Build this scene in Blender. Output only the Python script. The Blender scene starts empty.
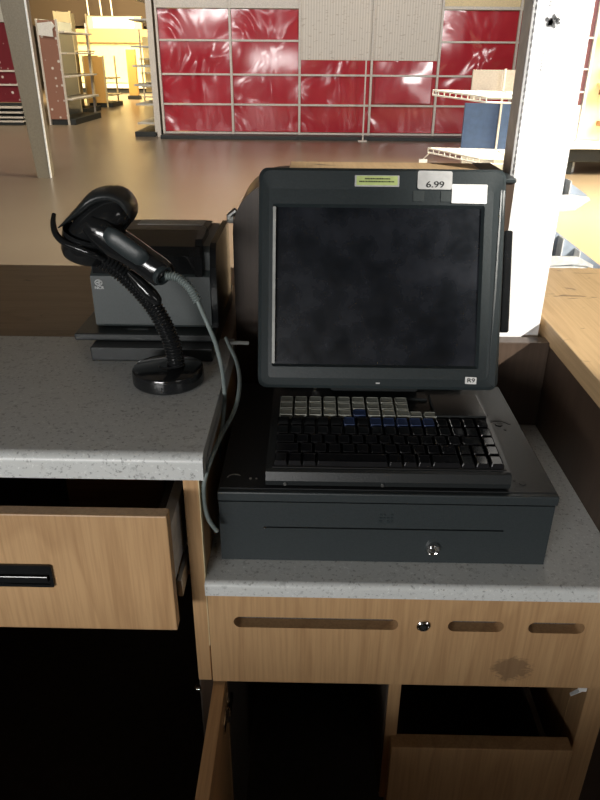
import bpy, bmesh, math, random
from mathutils import Vector, Matrix, Euler
random.seed(7)
PI = math.pi
R = math.radians
COL = bpy.context.scene.collection
SC = bpy.context.scene

# ---------------------------------------------------------------- camera
CAMZ = 1.42
cam_d = bpy.data.cameras.new('camera')
cam = bpy.data.objects.new('camera', cam_d)
COL.objects.link(cam)
cam.location = (0, 0, CAMZ)
cam.rotation_euler = (Matrix.Rotation(R(.8), 3, 'Z') @ Matrix.Rotation(R(90 - 26.57), 3, 'X') @ Matrix.Rotation(R(.45), 3, 'Z')).to_euler()
cam_d.sensor_fit = 'VERTICAL'
cam_d.sensor_height = 24
cam_d.lens = 24 * 690 / 800
cam_d.clip_start = .02
cam_d.clip_end = 200
SC.camera = cam

# ---------------------------------------------------------------- materials
MATS = {}

def principled(name, color, rough=.5, metal=0., spec=.5):
    m = bpy.data.materials.new(name)
    m.use_nodes = True
    b = m.node_tree.nodes['Principled BSDF']
    b.inputs['Base Color'].default_value = (*color, 1)
    b.inputs['Roughness'].default_value = rough
    b.inputs['Metallic'].default_value = metal
    b.inputs['Specular IOR Level'].default_value = spec
    return m, m.node_tree, b

def coords(nt, scale=(1, 1, 1), rot=(0, 0, 0), kind='Object'):
    tc = nt.nodes.new('ShaderNodeTexCoord')
    mp = nt.nodes.new('ShaderNodeMapping')
    mp.inputs['Scale'].default_value = scale
    mp.inputs['Rotation'].default_value = rot
    nt.links.new(tc.outputs[kind], mp.inputs['Vector'])
    return mp.outputs['Vector']

def noise(nt, vec, scale, detail=4, rough=.5, dist=0):
    n = nt.nodes.new('ShaderNodeTexNoise')
    n.inputs['Scale'].default_value = scale
    n.inputs['Detail'].default_value = detail
    n.inputs['Roughness'].default_value = rough
    n.inputs['Distortion'].default_value = dist
    nt.links.new(vec, n.inputs['Vector'])
    return n.outputs['Fac']

def ramp(nt, fac, stops):
    r = nt.nodes.new('ShaderNodeValToRGB')
    el = r.color_ramp.elements
    while len(el) < len(stops):
        el.new(.5)
    for e, (p, c) in zip(el, stops):
        e.position = p
        e.color = (*c, 1)
    nt.links.new(fac, r.inputs['Fac'])
    return r.outputs['Color']

def mixc(nt, fac, a, b, mode='MIX'):
    m = nt.nodes.new('ShaderNodeMix')
    m.data_type = 'RGBA'
    m.blend_type = mode
    for s, v in ((m.inputs[0], fac), (m.inputs[6], a), (m.inputs[7], b)):
        if isinstance(v, (int, float)):
            s.default_value = v
        elif isinstance(v, tuple):
            s.default_value = (*v, 1)
        else:
            nt.links.new(v, s)
    return m.outputs[2]

def bump(nt, b, h, strength=.3, dist=.01):
    n = nt.nodes.new('ShaderNodeBump')
    n.inputs['Strength'].default_value = strength
    n.inputs['Distance'].default_value = dist
    nt.links.new(h, n.inputs['Height'])
    nt.links.new(n.outputs['Normal'], b.inputs['Normal'])

def simple(name, color, rough=.5, metal=0., spec=.5, nscale=60, amt=.12, bmp=0.):
    m, nt, b = principled(name, color, rough, metal, spec)
    v = coords(nt)
    f = noise(nt, v, nscale, 3)
    lo = tuple(c * (1 - amt) for c in color)
    hi = tuple(min(1, c * (1 + amt)) for c in color)
    nt.links.new(ramp(nt, f, [(.3, lo), (.7, hi)]), b.inputs['Base Color'])
    if bmp:
        bump(nt, b, f, bmp, .002)
    MATS[name] = m
    return m

def wood(name, base, dark, axis='Z', rough=.42, grain=1.):
    m, nt, b = principled(name, base, rough)
    sc = {'Z': (7, 7, .9), 'X': (.9, 7, 7), 'Y': (7, .9, 7)}[axis]
    v = coords(nt, sc)
    big = noise(nt, v, .85 * grain, 2, .5, .35)
    w = nt.nodes.new('ShaderNodeMath'); w.operation = 'MULTIPLY'; w.inputs[1].default_value = 9
    nt.links.new(big, w.inputs[0])
    fr = nt.nodes.new('ShaderNodeMath'); fr.operation = 'FRACT'
    nt.links.new(w.outputs[0], fr.inputs[0])
    sc2 = {'Z': (60, 60, 2), 'X': (2, 60, 60), 'Y': (60, 2, 60)}[axis]
    fine = noise(nt, coords(nt, sc2), 4, 4, .6)
    mid = tuple(a * .45 + d * .55 for a, d in zip(base, dark))
    c1 = ramp(nt, fr.outputs[0], [(0, mid), (.10, base), (.6, base), (1., mid)])
    c2 = ramp(nt, fine, [(.35, dark), (.6, base)])
    nt.links.new(mixc(nt, .42, c1, c2), b.inputs['Base Color'])
    MATS[name] = m
    return m

def laminate(name, base, rough=.35):
    m, nt, b = principled(name, base, rough)
    v = coords(nt)
    f1 = noise(nt, v, 210, 2, .6)
    f2 = noise(nt, v, 75, 4, .7)
    f3 = noise(nt, v, 14, 2)
    dark = tuple(c * .5 for c in base)
    c = ramp(nt, f1, [(.30, dark), (.40, base), (.62, base), (.72, tuple(min(1, x * 1.25) for x in base))])
    c = mixc(nt, ramp(nt, f2, [(.58, (0, 0, 0)), (.68, (.6, .6, .6))]), c, tuple(x * .55 for x in base))
    c = mixc(nt, ramp(nt, f3, [(.35, (0, 0, 0)), (.7, (.18, .18, .18))]), c, tuple(x * .8 for x in base))
    nt.links.new(c, b.inputs['Base Color'])
    MATS[name] = m
    return m

def emis(name, color, s):
    m, nt, b = principled(name, color, .5)
    b.inputs['Emission Color'].default_value = (*color, 1)
    b.inputs['Emission Strength'].default_value = s
    MATS[name] = m
    return m

wood('maple', (.58, .365, .185), (.38, .215, .10))
wood('maple_cross', (.58, .365, .185), (.38, .215, .10), 'X')
wood('maple_deep', (.58, .365, .185), (.38, .215, .10), 'Y')
wood('counter_wood', (.30, .205, .125), (.19, .125, .07), 'X')
wood('end_wood', (.62, .43, .235), (.45, .29, .15), 'Y')
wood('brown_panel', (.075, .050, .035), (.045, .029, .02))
laminate('laminate', (.66, .68, .67))
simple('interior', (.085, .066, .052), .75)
simple('black_plastic', (.022, .025, .026), .33, nscale=400, amt=.15, bmp=.1)
simple('black_gloss', (.012, .013, .014), .12)
simple('charcoal', (.028, .037, .040), .38, nscale=300, amt=.1, bmp=.08)
simple('pillar_paint', (.19, .165, .12), .45)
simple('printer_grey', (.046, .057, .058), .42, nscale=300, amt=.1)
simple('drawer_paint', (.032, .040, .043), .42, nscale=500, amt=.12, bmp=.15)
simple('drawer_top_paint', (.022, .024, .026), .5, nscale=500, amt=.15, bmp=.15)
simple('chrome', (.75, .75, .75), .12, 1.)
simple('steel', (.62, .62, .60), .32, 1.)
simple('white_metal', (.80, .80, .78), .4)
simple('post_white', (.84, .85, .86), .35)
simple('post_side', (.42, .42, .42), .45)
simple('shelf_frame', (.62, .58, .53), .4)
simple('shelf_grey', (.48, .48, .45), .4)
simple('kick_black', (.02, .024, .025), .5)
simple('key_grey', (.36, .37, .32), .5)
simple('key_blue', (.035, .06, .15), .4)
simple('key_black', (.012, .012, .013), .18)
simple('cable_grey', (.20, .24, .235), .45)
simple('cable_light', (.42, .43, .41), .45)
simple('paper', (.85, .85, .83), .6)
simple('paper_grey', (.56, .56, .55), .6)
simple('paper_yellow', (.62, .74, .28), .5)
simple('ink', (.02, .02, .02), .6)
simple('logo_grey', (.55, .56, .56), .5)
simple('cream', (.72, .60, .36), .5)
simple('orange_board', (.72, .42, .13), .5)
simple('tan_board', (.50, .36, .18), .6)
simple('yellow_wall', (.90, .78, .45), .5, nscale=8, amt=.06)
simple('dark_brown', (.06, .04, .025), .8)
simple('ceiling_paint', (.12, .11, .10), .9)
simple('wall_paint', (.42, .36, .28), .8, nscale=3)
simple('blue_board', (.05, .09, .19), .45, nscale=20)
simple('grey_board', (.36, .32, .29), .6)
simple('bin_blue', (.36, .42, .50), .4)
simple('slot_board', (.13, .115, .10), .8, nscale=500, amt=.5)
simple('emblem_grey', (.12, .125, .13), .5)
simple('maroon', (.26, .11, .12), .5)
simple('label_brown', (.30, .14, .06), .7)

emis('light_diffuser', (1., .90, .62), 1.6)
# monitor glass
m, nt, b = principled('screen_glass', (.010, .012, .015), .22)
f = noise(nt, coords(nt, (1, 3, 1)), 14, 4, .6)
nt.links.new(ramp(nt, f, [(.35, (.007, .009, .012)), (.7, (.017, .020, .028))]), b.inputs['Base Color'])
nt.links.new(ramp(nt, f, [(.3, (.2, .2, .2)), (.7, (.34, .34, .34))]), b.inputs['Roughness'])
MATS['screen_glass'] = m
# red panel under plastic film
m, nt, b = principled('red_film', (.56, .022, .040), .16)
f = noise(nt, coords(nt, (1, 1, .8)), 1.25, 2, .45, .5)
bump(nt, b, f, 1., .15)
nt.links.new(ramp(nt, noise(nt, coords(nt), 1.2, 2), [(.3, (.38, .020, .035)), (.7, (.46, .028, .045))]), b.inputs['Base Color'])
b.inputs['Coat Weight'].default_value = .6
b.inputs['Coat Roughness'].default_value = .08
MATS['red_film'] = m
m = m.copy(); m.name = 'red_sheet'
for n_ in m.node_tree.nodes:
    if n_.type == 'BUMP': n_.inputs['Distance'].default_value = .035
m.node_tree.nodes['Principled BSDF'].inputs['Roughness'].default_value = .2
m.node_tree.nodes['Principled BSDF'].inputs['Coat Weight'].default_value = 1.
MATS['red_sheet'] = m
# perforated board
m, nt, b = principled('pegboard', (.62, .58, .53), .5)
v = coords(nt, (1, 1, 1))
w = nt.nodes.new('ShaderNodeTexWave'); w.bands_direction = 'X'; w.inputs['Scale'].default_value = 6.5
nt.links.new(v, w.inputs['Vector'])
c = ramp(nt, w.outputs['Fac'], [(0, (.56, .52, .47)), (1, (.70, .66, .60))])
sp = noise(nt, coords(nt, (3, 3, 9)), 3.2, 3, .6)
c = mixc(nt, ramp(nt, sp, [(.60, (0, 0, 0)), (.66, (.7, .7, .7))]), c, (.40, .34, .28))
nt.links.new(c, b.inputs['Base Color'])
MATS['pegboard'] = m
# perforated red / pink with pale hooks
for nm, base in (('peg_maroon', (.16, .018, .028)), ('peg_pink', (.30, .15, .11))):
    m, nt, b = principled(nm, base, .35)
    vo = nt.nodes.new('ShaderNodeTexVoronoi'); vo.inputs['Scale'].default_value = 6.5
    vo.inputs['Randomness'].default_value = .35
    nt.links.new(coords(nt, (1, 0, 1)), vo.inputs['Vector'])
    c = ramp(nt, vo.outputs['Distance'], [(.13, (.7, .66, .62)), (.22, base)])
    nt.links.new(c, b.inputs['Base Color'])
    MATS[nm] = m
# clear plastic
m, nt, b = principled('clear_acrylic', (.68, .74, .68), .08)
b.inputs['Alpha'].default_value = .45
MATS['clear_acrylic'] = m
# floor
m, nt, b = principled('floor_polished', (.28, .22, .165), .3)
f = noise(nt, coords(nt), .5, 2, .5)
nt.links.new(ramp(nt, f, [(.3, (.150, .115, .082)), (.7, (.185, .145, .105))]), b.inputs['Base Color'])
b.inputs['Specular IOR Level'].default_value = .7
MATS['floor_polished'] = m
# fascia maple with a smudge
m = MATS['maple'].copy(); m.name = 'maple_smudged'
nt = m.node_tree; b = nt.nodes['Principled BSDF']
src = b.inputs['Base Color'].links[0].from_socket
tc = nt.nodes.new('ShaderNodeTexCoord')
mp = nt.nodes.new('ShaderNodeMapping'); mp.vector_type = 'TEXTURE'
mp.inputs['Location'].default_value = (.432, 0, .036)     # on the fascia, from its lower left end
mp.inputs['Scale'].default_value = (.050, 10, .040)
mp.name = 'smudge_place'
nt.links.new(tc.outputs['Object'], mp.inputs['Vector'])
g = nt.nodes.new('ShaderNodeTexGradient'); g.gradient_type = 'SPHERICAL'
nt.links.new(mp.outputs[0], g.inputs[0])
sm = noise(nt, coords(nt, (1, 1, 2)), 42, 3, .7, 1.5)
mul = nt.nodes.new('ShaderNodeMath'); mul.operation = 'MULTIPLY'
nt.links.new(g.outputs['Fac'], mul.inputs[0]); nt.links.new(sm, mul.inputs[1])
nt.links.new(mixc(nt, ramp(nt, mul.outputs[0], [(.20, (0, 0, 0)), (.27, (.6, .6, .6))]), src, (.16, .10, .06)), b.inputs['Base Color'])
MATS['maple_smudged'] = m
# counter wood with dark scuffs
for nm in ('counter_wood', 'end_wood'):
    m = MATS[nm]; nt = m.node_tree; b = nt.nodes['Principled BSDF']
    src = b.inputs['Base Color'].links[0].from_socket
    sc_ = noise(nt, coords(nt, (1, 2.5, 1)), 11, 3, .6, 1.)
    nt.links.new(mixc(nt, ramp(nt, sc_, [(.66, (0, 0, 0)), (.72, (.7, .7, .7))]), src, (.09, .045, .03)), b.inputs['Base Color'])

# ---------------------------------------------------------------- object helpers
def setp(o, label=None, cat=None, group=None, kind=None):
    if label: o['label'] = label
    if cat: o['category'] = cat
    if group: o['group'] = group
    if kind: o['kind'] = kind
    return o

def thing(name, label, cat, loc=(0, 0, 0), rot=(0, 0, 0), group=None):
    o = bpy.data.objects.new(name, None)
    COL.objects.link(o)
    o.empty_display_size = .05
    o.location = loc
    o.rotation_euler = rot
    o['world0'] = list(loc)
    return setp(o, label, cat, group)

def top_of(o):
    while o.parent: o = o.parent
    return o

def obj(name, bm, mat, parent=None, local=False, smooth=False, loc=None):
    """link bm as one mesh; vertices given in world space unless local"""
    me = bpy.data.meshes.new(name)
    off = Vector((0, 0, 0))
    if parent and not local:
        off = Vector(top_of(parent)['world0'])
    if not parent and not local:
        if loc is None:
            xs = [v.co for v in bm.verts]
            lo = Vector([min(v[i] for v in xs) for i in range(3)])
            hi = Vector([max(v[i] for v in xs) for i in range(3)])
            off = Vector(((lo.x + hi.x) / 2, (lo.y + hi.y) / 2, lo.z))
        else:
            off = Vector(loc)
    bmesh.ops.translate(bm, verts=bm.verts, vec=-off)
    bmesh.ops.recalc_face_normals(bm, faces=bm.faces)
    if smooth:
        for f_ in bm.faces: f_.smooth = True
        for e in bm.edges:
            if len(e.link_faces) == 2 and e.calc_face_angle(0) > R(38): e.smooth = False
    bm.to_mesh(me); bm.free()
    mats = mat if isinstance(mat, (list, tuple)) else [mat]
    for mm in mats: me.materials.append(MATS[mm])
    o = bpy.data.objects.new(name, me)
    COL.objects.link(o)
    if parent:
        o.parent = parent
    elif not local:
        o.location = off
        o['world0'] = list(off)
    return o

def struct(name, bm, mat):
    return setp(obj(name, bm, mat), kind='structure')

def NB(): return bmesh.new()

def box(bm, x0, x1, y0, y1, z0, z1, bev=0, seg=2, mi=0):
    t = bmesh.new()
    bmesh.ops.create_cube(t, size=1)
    for v in t.verts:
        v.co = Vector(((x0 + x1) / 2 + v.co.x * (x1 - x0), (y0 + y1) / 2 + v.co.y * (y1 - y0), (z0 + z1) / 2 + v.co.z * (z1 - z0)))
    if bev:
        bmesh.ops.bevel(t, geom=list(t.edges), offset=bev, segments=seg, profile=.5, affect='EDGES')
    for f_ in t.faces: f_.material_index = mi
    me = bpy.data.meshes.new('tmp'); t.to_mesh(me); t.free()
    bm.from_mesh(me); bpy.data.meshes.remove(me)
    return bm

def bx(*a, **k): return box(NB(), *a, **k)

def tube(bm, pts, rad, seg=12, caps=True):
    pts = [Vector(p) for p in pts]
    n = len(pts)
    rads = rad if isinstance(rad, (list, tuple)) else [rad] * n
    rings = []
    up = Vector((0, 0, 1))
    prevu = None
    for i, p in enumerate(pts):
        d = (pts[min(i + 1, n - 1)] - pts[max(i - 1, 0)])
        if d.length < 1e-9: d = Vector((0, 0, 1))
        d.normalize()
        if prevu is None:
            a = up if abs(d.dot(up)) < .9 else Vector((1, 0, 0))
            u = (a - d * a.dot(d)).normalized()
        else:
            u = (prevu - d * prevu.dot(d)).normalized()
        prevu = u
        w_ = d.cross(u)
        rings.append([bm.verts.new(p + (u * math.cos(2 * PI * k / seg) + w_ * math.sin(2 * PI * k / seg)) * rads[i]) for k in range(seg)])
    for a, b_ in zip(rings, rings[1:]):
        for k in range(seg):
            bm.faces.new((a[k], a[(k + 1) % seg], b_[(k + 1) % seg], b_[k]))
    if caps:
        bm.faces.new(rings[0][::-1]); bm.faces.new(rings[-1])
    return bm

def spline(pts, n=8):
    P = [Vector(p) for p in pts]
    P = [P[0] * 2 - P[1]] + P + [P[-1] * 2 - P[-2]]
    out = []
    for i in range(1, len(P) - 2):
        for k in range(n):
            t = k / n
            a, b_, c, d = P[i - 1:i + 3]
            out.append(.5 * ((2 * b_) + (c - a) * t + (2 * a - 5 * b_ + 4 * c - d) * t * t + (-a + 3 * b_ - 3 * c + d) * t ** 3))
    out.append(P[-2])
    return out

def lathe(bm, prof, c=(0, 0, 0), seg=40, axis=None):
    M = Matrix.Translation(Vector(c))
    if axis is not None:
        M = M @ Vector((0, 0, 1)).rotation_difference(Vector(axis).normalized()).to_matrix().to_4x4()
    rings = []
    for r_, z_ in prof:
        if r_ < 1e-6:
            rings.append([bm.verts.new(M @ Vector((0, 0, z_)))])
        else:
            rings.append([bm.verts.new(M @ Vector((r_ * math.cos(2 * PI * k / seg), r_ * math.sin(2 * PI * k / seg), z_))) for k in range(seg)])
    for a, b_ in zip(rings, rings[1:]):
        for k in range(seg):
            k2 = (k + 1) % seg
            if len(a) == 1 and len(b_) == 1: continue
            if len(a) == 1: bm.faces.new((a[0], b_[k2], b_[k]))
            elif len(b_) == 1: bm.faces.new((a[k], a[k2], b_[0]))
            else: bm.faces.new((a[k], a[k2], b_[k2], b_[k]))
    return bm

def prism(bm, poly, a0, a1, axis='Y'):
    """poly: list of (p, q); extruded along axis from a0 to a1"""
    def mk(p, q, a):
        return {'Y': (p, a, q), 'X': (a, p, q), 'Z': (p, q, a)}[axis]
    r0 = [bm.verts.new(mk(p, q, a0)) for p, q in poly]
    r1 = [bm.verts.new(mk(p, q, a1)) for p, q in poly]
    n = len(poly)
    for k in range(n):
        bm.faces.new((r0[k], r0[(k + 1) % n], r1[(k + 1) % n], r1[k]))
    bm.faces.new(r0); bm.faces.new(r1[::-1])
    return bm

def rrect(x0, x1, z0, z1, r_, n=6):
    out = []
    for cx, cz, a0 in ((x1 - r_, z1 - r_, 0), (x0 + r_, z1 - r_, 90), (x0 + r_, z0 + r_, 180), (x1 - r_, z0 + r_, 270)):
        for k in range(n + 1):
            a = R(a0 + 90 * k / n)
            out.append((cx + r_ * math.cos(a), cz + r_ * math.sin(a)))
    return out

def rings_loft(bm, rings, cap0=True, cap1=True):
    vs = [[bm.verts.new(p) for p in rg] for rg in rings]
    n = len(vs[0])
    for a, b_ in zip(vs, vs[1:]):
        for k in range(n):
            bm.faces.new((a[k], a[(k + 1) % n], b_[(k + 1) % n], b_[k]))
    if cap0: bm.faces.new(vs[0][::-1])
    if cap1: bm.faces.new(vs[-1])
    return bm

def text(name, s, size, mat, parent, M, sx=1, extrude=.0001):
    cu = bpy.data.curves.new(name, 'FONT')
    cu.body = s; cu.size = size; cu.extrude = extrude
    cu.align_x = 'CENTER'; cu.align_y = 'CENTER'
    t = bpy.data.objects.new('tmp', cu)
    COL.objects.link(t)
    dg = bpy.context.evaluated_depsgraph_get()
    me = bpy.data.meshes.new_from_object(t.evaluated_get(dg))
    bpy.data.objects.remove(t)
    me.name = name
    me.transform(M @ Matrix.Diagonal((sx, 1, 1, 1)))
    b2 = bmesh.new(); b2.from_mesh(me)
    dup_ = bmesh.ops.duplicate(b2, geom=list(b2.verts) + list(b2.edges) + list(b2.faces))
    sh_ = M.to_3x3() @ Vector((size * .06, size * .02, size * .0005))
    bmesh.ops.translate(b2, verts=[g for g in dup_['geom'] if isinstance(g, bmesh.types.BMVert)], vec=sh_)
    b2.to_mesh(me); b2.free()
    me.materials.clear(); me.materials.append(MATS[mat])
    o = bpy.data.objects.new(name, me)
    COL.objects.link(o)
    o.parent = parent
    return o

def face_viewer(x, y, z, tilt=0):
    """matrix for text standing on a vertical face that looks toward -Y"""
    return Matrix.Translation((x, y, z)) @ Matrix.Rotation(R(90 - tilt), 4, 'X')

def slot_plate(x0, x1, z0, z1, y0, y1, slots, n=8):
    """vertical board with rounded slots cut through it"""
    bm = NB()
    zs = sorted({z0, z1} | {s[2] for s in slots} | {s[3] for s in slots})
    outer = [(x0, z0), (x1, z0), (x1, z1), (x0, z1)]
    loops = [outer]
    for a, b_, c, d in slots:
        r_ = (d - c) / 2 - .0004
        loops.append(rrect(a, b_, c, d, r_, n))
    edges = []
    allv = []
    for lp in loops:
        vs = [bm.verts.new((p, y0, q)) for p, q in lp]
        allv.append(vs)
        edges += [bm.edges.new((vs[k], vs[(k + 1) % len(vs)])) for k in range(len(vs))]
    bmesh.ops.triangle_fill(bm, use_beauty=True, edges=edges)
    # drop faces that lie inside a slot
    kill = []
    for f_ in bm.faces:
        c_ = f_.calc_center_median()
        for a, b_, c, d in slots:
            if a < c_.x < b_ and c < c_.z < d:
                ins = [v for v in f_.verts if a - 1e-5 <= v.co.x <= b_ + 1e-5 and c - 1e-5 <= v.co.z <= d + 1e-5]
                if len(ins) == 3: kill.append(f_)
    if kill: bmesh.ops.delete(bm, geom=kill, context='FACES_ONLY')
    geo = bmesh.ops.extrude_face_region(bm, geom=list(bm.faces))
    vs = [g for g in geo['geom'] if isinstance(g, bmesh.types.BMVert)]
    bmesh.ops.translate(bm, verts=vs, vec=(0, y1 - y0, 0))
    return bm

# ================================================================= SETTING
struct('floor', bx(-16, 14, -7, 42, -.1, 0), 'floor_polished')
struct('ceiling', bx(-16, 14, -7, 42, 5.2, 5.3), 'ceiling_paint')
struct('wall_back', bx(-16, 14, 42, 42.2, 0, 5.2), 'wall_paint')
struct('wall_left', bx(-16.2, -16, -7, 42, 0, 5.2), 'wall_paint')
struct('wall_right', bx(14, 14.2, -7, 42, 0, 5.2), 'wall_paint')
struct('wall_front', bx(-16, 14, -7.2, -7, 0, 5.2), 'wall_paint')

# ================================================================= LEFT COUNTER
WL = .985          # top of the high counters
WR = .785          # top of the low worktop
def lip_profile(y0, y1, z1, t, r_=.012):
    pts = [(y1, z1 - t), (y1, z1)]
    for k in range(6):
        a = R(90 + 90 * k / 5)
        pts.append((y0 + r_ + r_ * math.cos(a), z1 - r_ + r_ * math.sin(a)))
    pts.append((y0, z1 - t))
    return pts

o = obj('worktop', prism(NB(), lip_profile(.714, 1.10, WL, .035), -.95, -.128, 'X'), 'laminate', smooth=True)
setp(o, 'higher speckled grey laminate worktop on the left, carrying the scanner stand', 'worktop')
o = obj('ledge_board', bx(-.95, -.132, 1.1005, 1.545, WL - .035, WL - .0005, bev=.002), 'counter_wood')
setp(o, 'scuffed brown wooden board along the far edge of the left worktop', 'board')

cab = thing('checkout_cabinet', 'high maple checkout cabinet on the left with an open drawer', 'cabinet', (-.55, .72, 0))
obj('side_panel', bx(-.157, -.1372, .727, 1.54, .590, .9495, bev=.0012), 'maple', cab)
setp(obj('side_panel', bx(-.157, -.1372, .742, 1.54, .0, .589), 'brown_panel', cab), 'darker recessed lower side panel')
obj('side_panel', bx(-.95, -.93, .722, 1.54, 0, .9495), 'maple', cab)
obj('edge_strip', bx(-.1375, -.1363, .7265, .737, .66, .9495), 'cream', cab)
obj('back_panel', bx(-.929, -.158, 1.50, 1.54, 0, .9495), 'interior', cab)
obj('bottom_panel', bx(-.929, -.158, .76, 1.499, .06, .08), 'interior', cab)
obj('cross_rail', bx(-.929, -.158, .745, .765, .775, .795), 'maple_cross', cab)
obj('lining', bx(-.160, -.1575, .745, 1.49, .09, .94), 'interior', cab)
k_ = NB(); lathe(k_, [(0, -.001), (.006, -.001), (.006, .005), (.003, .008), (0, .0085)], (-.1605, .745, .552), 16, (-1, 0, 0))
obj('shelf_pin', k_, 'chrome', cab, smooth=True)
# pulled-out drawer
df = obj('drawer', bx(-.90, -.1655, .663, .681, .752, .932, bev=.0015), 'maple', cab)
d2 = NB()
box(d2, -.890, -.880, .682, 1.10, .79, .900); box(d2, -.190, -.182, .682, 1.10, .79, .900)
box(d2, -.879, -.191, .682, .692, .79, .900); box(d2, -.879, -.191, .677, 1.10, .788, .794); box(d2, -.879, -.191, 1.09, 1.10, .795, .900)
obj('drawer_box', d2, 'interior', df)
obj('drawer_divider', bx(-.36, -.215, .86, .868, .80, .872), 'maple_cross', df)
obj('drawer_runner', bx(-.1815, -.1675, .682, 1.0, .815, .900, bev=.001), 'white_metal', df)
obj('slide_rail', bx(-.1670, -.1605, .69, 1.05, .785, .812, bev=.001), 'steel', df)
# recessed handle cup
hz0, hz1, hx0, hx1 = .824, .858, -.46, -.313
h = NB()
fr = rrect(hx0, hx1, hz0, hz1, .003, 3); fi = rrect(hx0 + .004, hx1 - .004, hz0 + .004, hz1 - .004, .002, 3)
rings_loft(h, [[(p, .6625, q) for p, q in fr], [(p, .6595, q) for p, q in fr], [(p, .6595, q) for p, q in fi], [(p, .662, q) for p, q in fi]], cap0=False)
box(h, hx0 + .006, hx1 - .006, .6575, .661, .833, .842, bev=.001)
obj('handle', h, 'black_gloss', df)

# ================================================================= LOW CABINET + WORKTOP
o = obj('worktop', prism(NB(), lip_profile(.716, 1.545, WR, .022, .008), -.1365, .4375, 'X'), 'laminate', smooth=True)
setp(o, 'lower speckled grey laminate worktop under the cash drawer', 'worktop')

cab = thing('checkout_cabinet', 'low maple cabinet beneath the cash drawer with slotted front board and open door', 'cabinet', (.14, .725, 0))
slots = [(-.100, .129, .703, .7225), (.198, .275, .7025, .722), (.309, .387, .702, .7215)]
fas = obj('front_board', slot_plate(-.1345, .450, .5965, .7615, .7200, .7380, slots), 'maple_smudged', cab)
fas.data.transform(Matrix.Translation((.1345 + .14, 0, -.5965)))
fas.location = (-.2745, 0, .5965)
lk = NB(); lathe(lk, [(0, .0005), (.009, .0005), (.0095, -.003), (.0075, -.0045), (.0065, -.003), (.0045, -.003), (.004, -.0045), (0, -.0045)], (.1635, .7200, .713), 28, (0, 1, 0))
o = obj('lock', lk, ['chrome'], fas, smooth=True); o.location = -Vector(fas.location)
lk = NB(); lathe(lk, [(0, -.0047), (.0038, -.0047), (.0038, -.0025), (0, -.0025)], (.1635, .7200, .713), 20, (0, 1, 0)); box(lk, .1629, .1641, .7145, .717, .7105, .7155)
o = obj('keyhole', lk, 'ink', fas); o.location = -Vector(fas.location)
obj('slot_liner', bx(-.115, .405, .7385, .7425, .695, .73), 'slot_board', cab)
obj('side_panel', bx(.4285, .4375, .790, 1.54, 0, .7615), 'maple', cab)
obj('stile', bx(.4285, .4465, .7445, .789, 0, .7615, bev=.001), 'maple', cab)
obj('stile', bx(.4475, .465, .7475, .789, 0, .7615, bev=.001), 'maple', cab)
obj('side_panel', bx(-.1355, -.1185, .7445, 1.54, 0, .7615), 'maple', cab)
obj('divider', bx(.128, .147, .7445, 1.50, .3, .7615, bev=.001), 'maple', cab)
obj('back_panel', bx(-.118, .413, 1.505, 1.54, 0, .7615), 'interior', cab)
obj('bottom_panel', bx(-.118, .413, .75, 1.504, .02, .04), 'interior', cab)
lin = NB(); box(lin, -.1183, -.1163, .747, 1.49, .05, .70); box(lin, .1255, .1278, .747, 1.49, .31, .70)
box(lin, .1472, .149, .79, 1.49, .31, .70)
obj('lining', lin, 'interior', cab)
df = obj('drawer', bx(.1365, .419, .7225, .7480, .16, .455, bev=.0015), 'maple', cab)
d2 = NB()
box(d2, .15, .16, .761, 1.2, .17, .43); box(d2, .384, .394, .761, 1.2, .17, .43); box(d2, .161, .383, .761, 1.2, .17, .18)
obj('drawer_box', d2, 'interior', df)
setp(obj('latch', prism(NB(), [(.392, .578), (.407, .588), (.413, .588), (.413, .5955), (.399, .5955), (.403, .588)], .7205, .7265), 'white_metal', cab), 'small white plastic catch')
dr = obj('door', bx(-.1345, -.1165, .33, .7243, .10, .5915, bev=.001), 'maple_deep', cab)
hb = NB()
tube(hb, [(-.113, .700, .536), (-.113, .700, .566)], .003, 12)
box(hb, -.1163, -.1135, .672, .700, .541, .562, bev=.0006)
box(hb, -.1162, -.108, .700, .735, .546, .557, bev=.0006)
obj('hinge', hb, 'chrome', dr)

# ================================================================= RIGHT END COUNTER
t = thing('counter_end', 'high brown counter block at the right with a pale sunlit wooden top', 'counter', (.7, 1.2, 0))
obj('body', bx(.4385, 1.0, .802, 1.545, 0, WL - .0365), 'brown_panel', t)
setp(obj('counter_top', bx(.436, 1.02, .795, 1.57, WL - .036, WL, bev=.0015), 'end_wood', t), 'pale sunlit wooden top board')

# ================================================================= HOOD behind the terminal
hood = thing('rear_housing', 'brown wooden housing with a rounded upper corner standing behind the touch screen terminal', 'housing', (.1, 1.25, WR))
pl = [(-.132, WR + .0005), (.330, WR + .0005), (.330, 1.236)]
rr = .085
for k in range(11):
    a = R(90 + 90 * k / 10)
    pl.append((-.132 + rr + rr * math.cos(a) , 1.236 - rr + rr * math.sin(a)))
obj('shell', prism(NB(), pl, 1.165, 1.34), 'brown_panel', hood, smooth=True)
setp(obj('top_board', bx(-.04, .295, 1.160, 1.345, 1.2365, 1.243, bev=.002), 'end_wood', hood), 'lighter wooden top strip')
obj('end_cap', bx(.296, .331, 1.160, 1.345, 1.2365, 1.244, bev=.002), 'charcoal', hood)
lt = NB(); tube(lt, [(-.139, 1.20, 1.172), (-.128, 1.20, 1.181)], .006, 12); box(lt, -.145, -.133, 1.195, 1.205, 1.160, 1.175, bev=.001)
obj('latch', lt, 'steel', hood)

o = obj('back_board', bx(.3315, .4375, 1.175, 1.205, WR + .0005, .955, bev=.001), 'brown_panel'); setp(o, 'low dark brown board at the foot of the white post', 'board')

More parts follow.
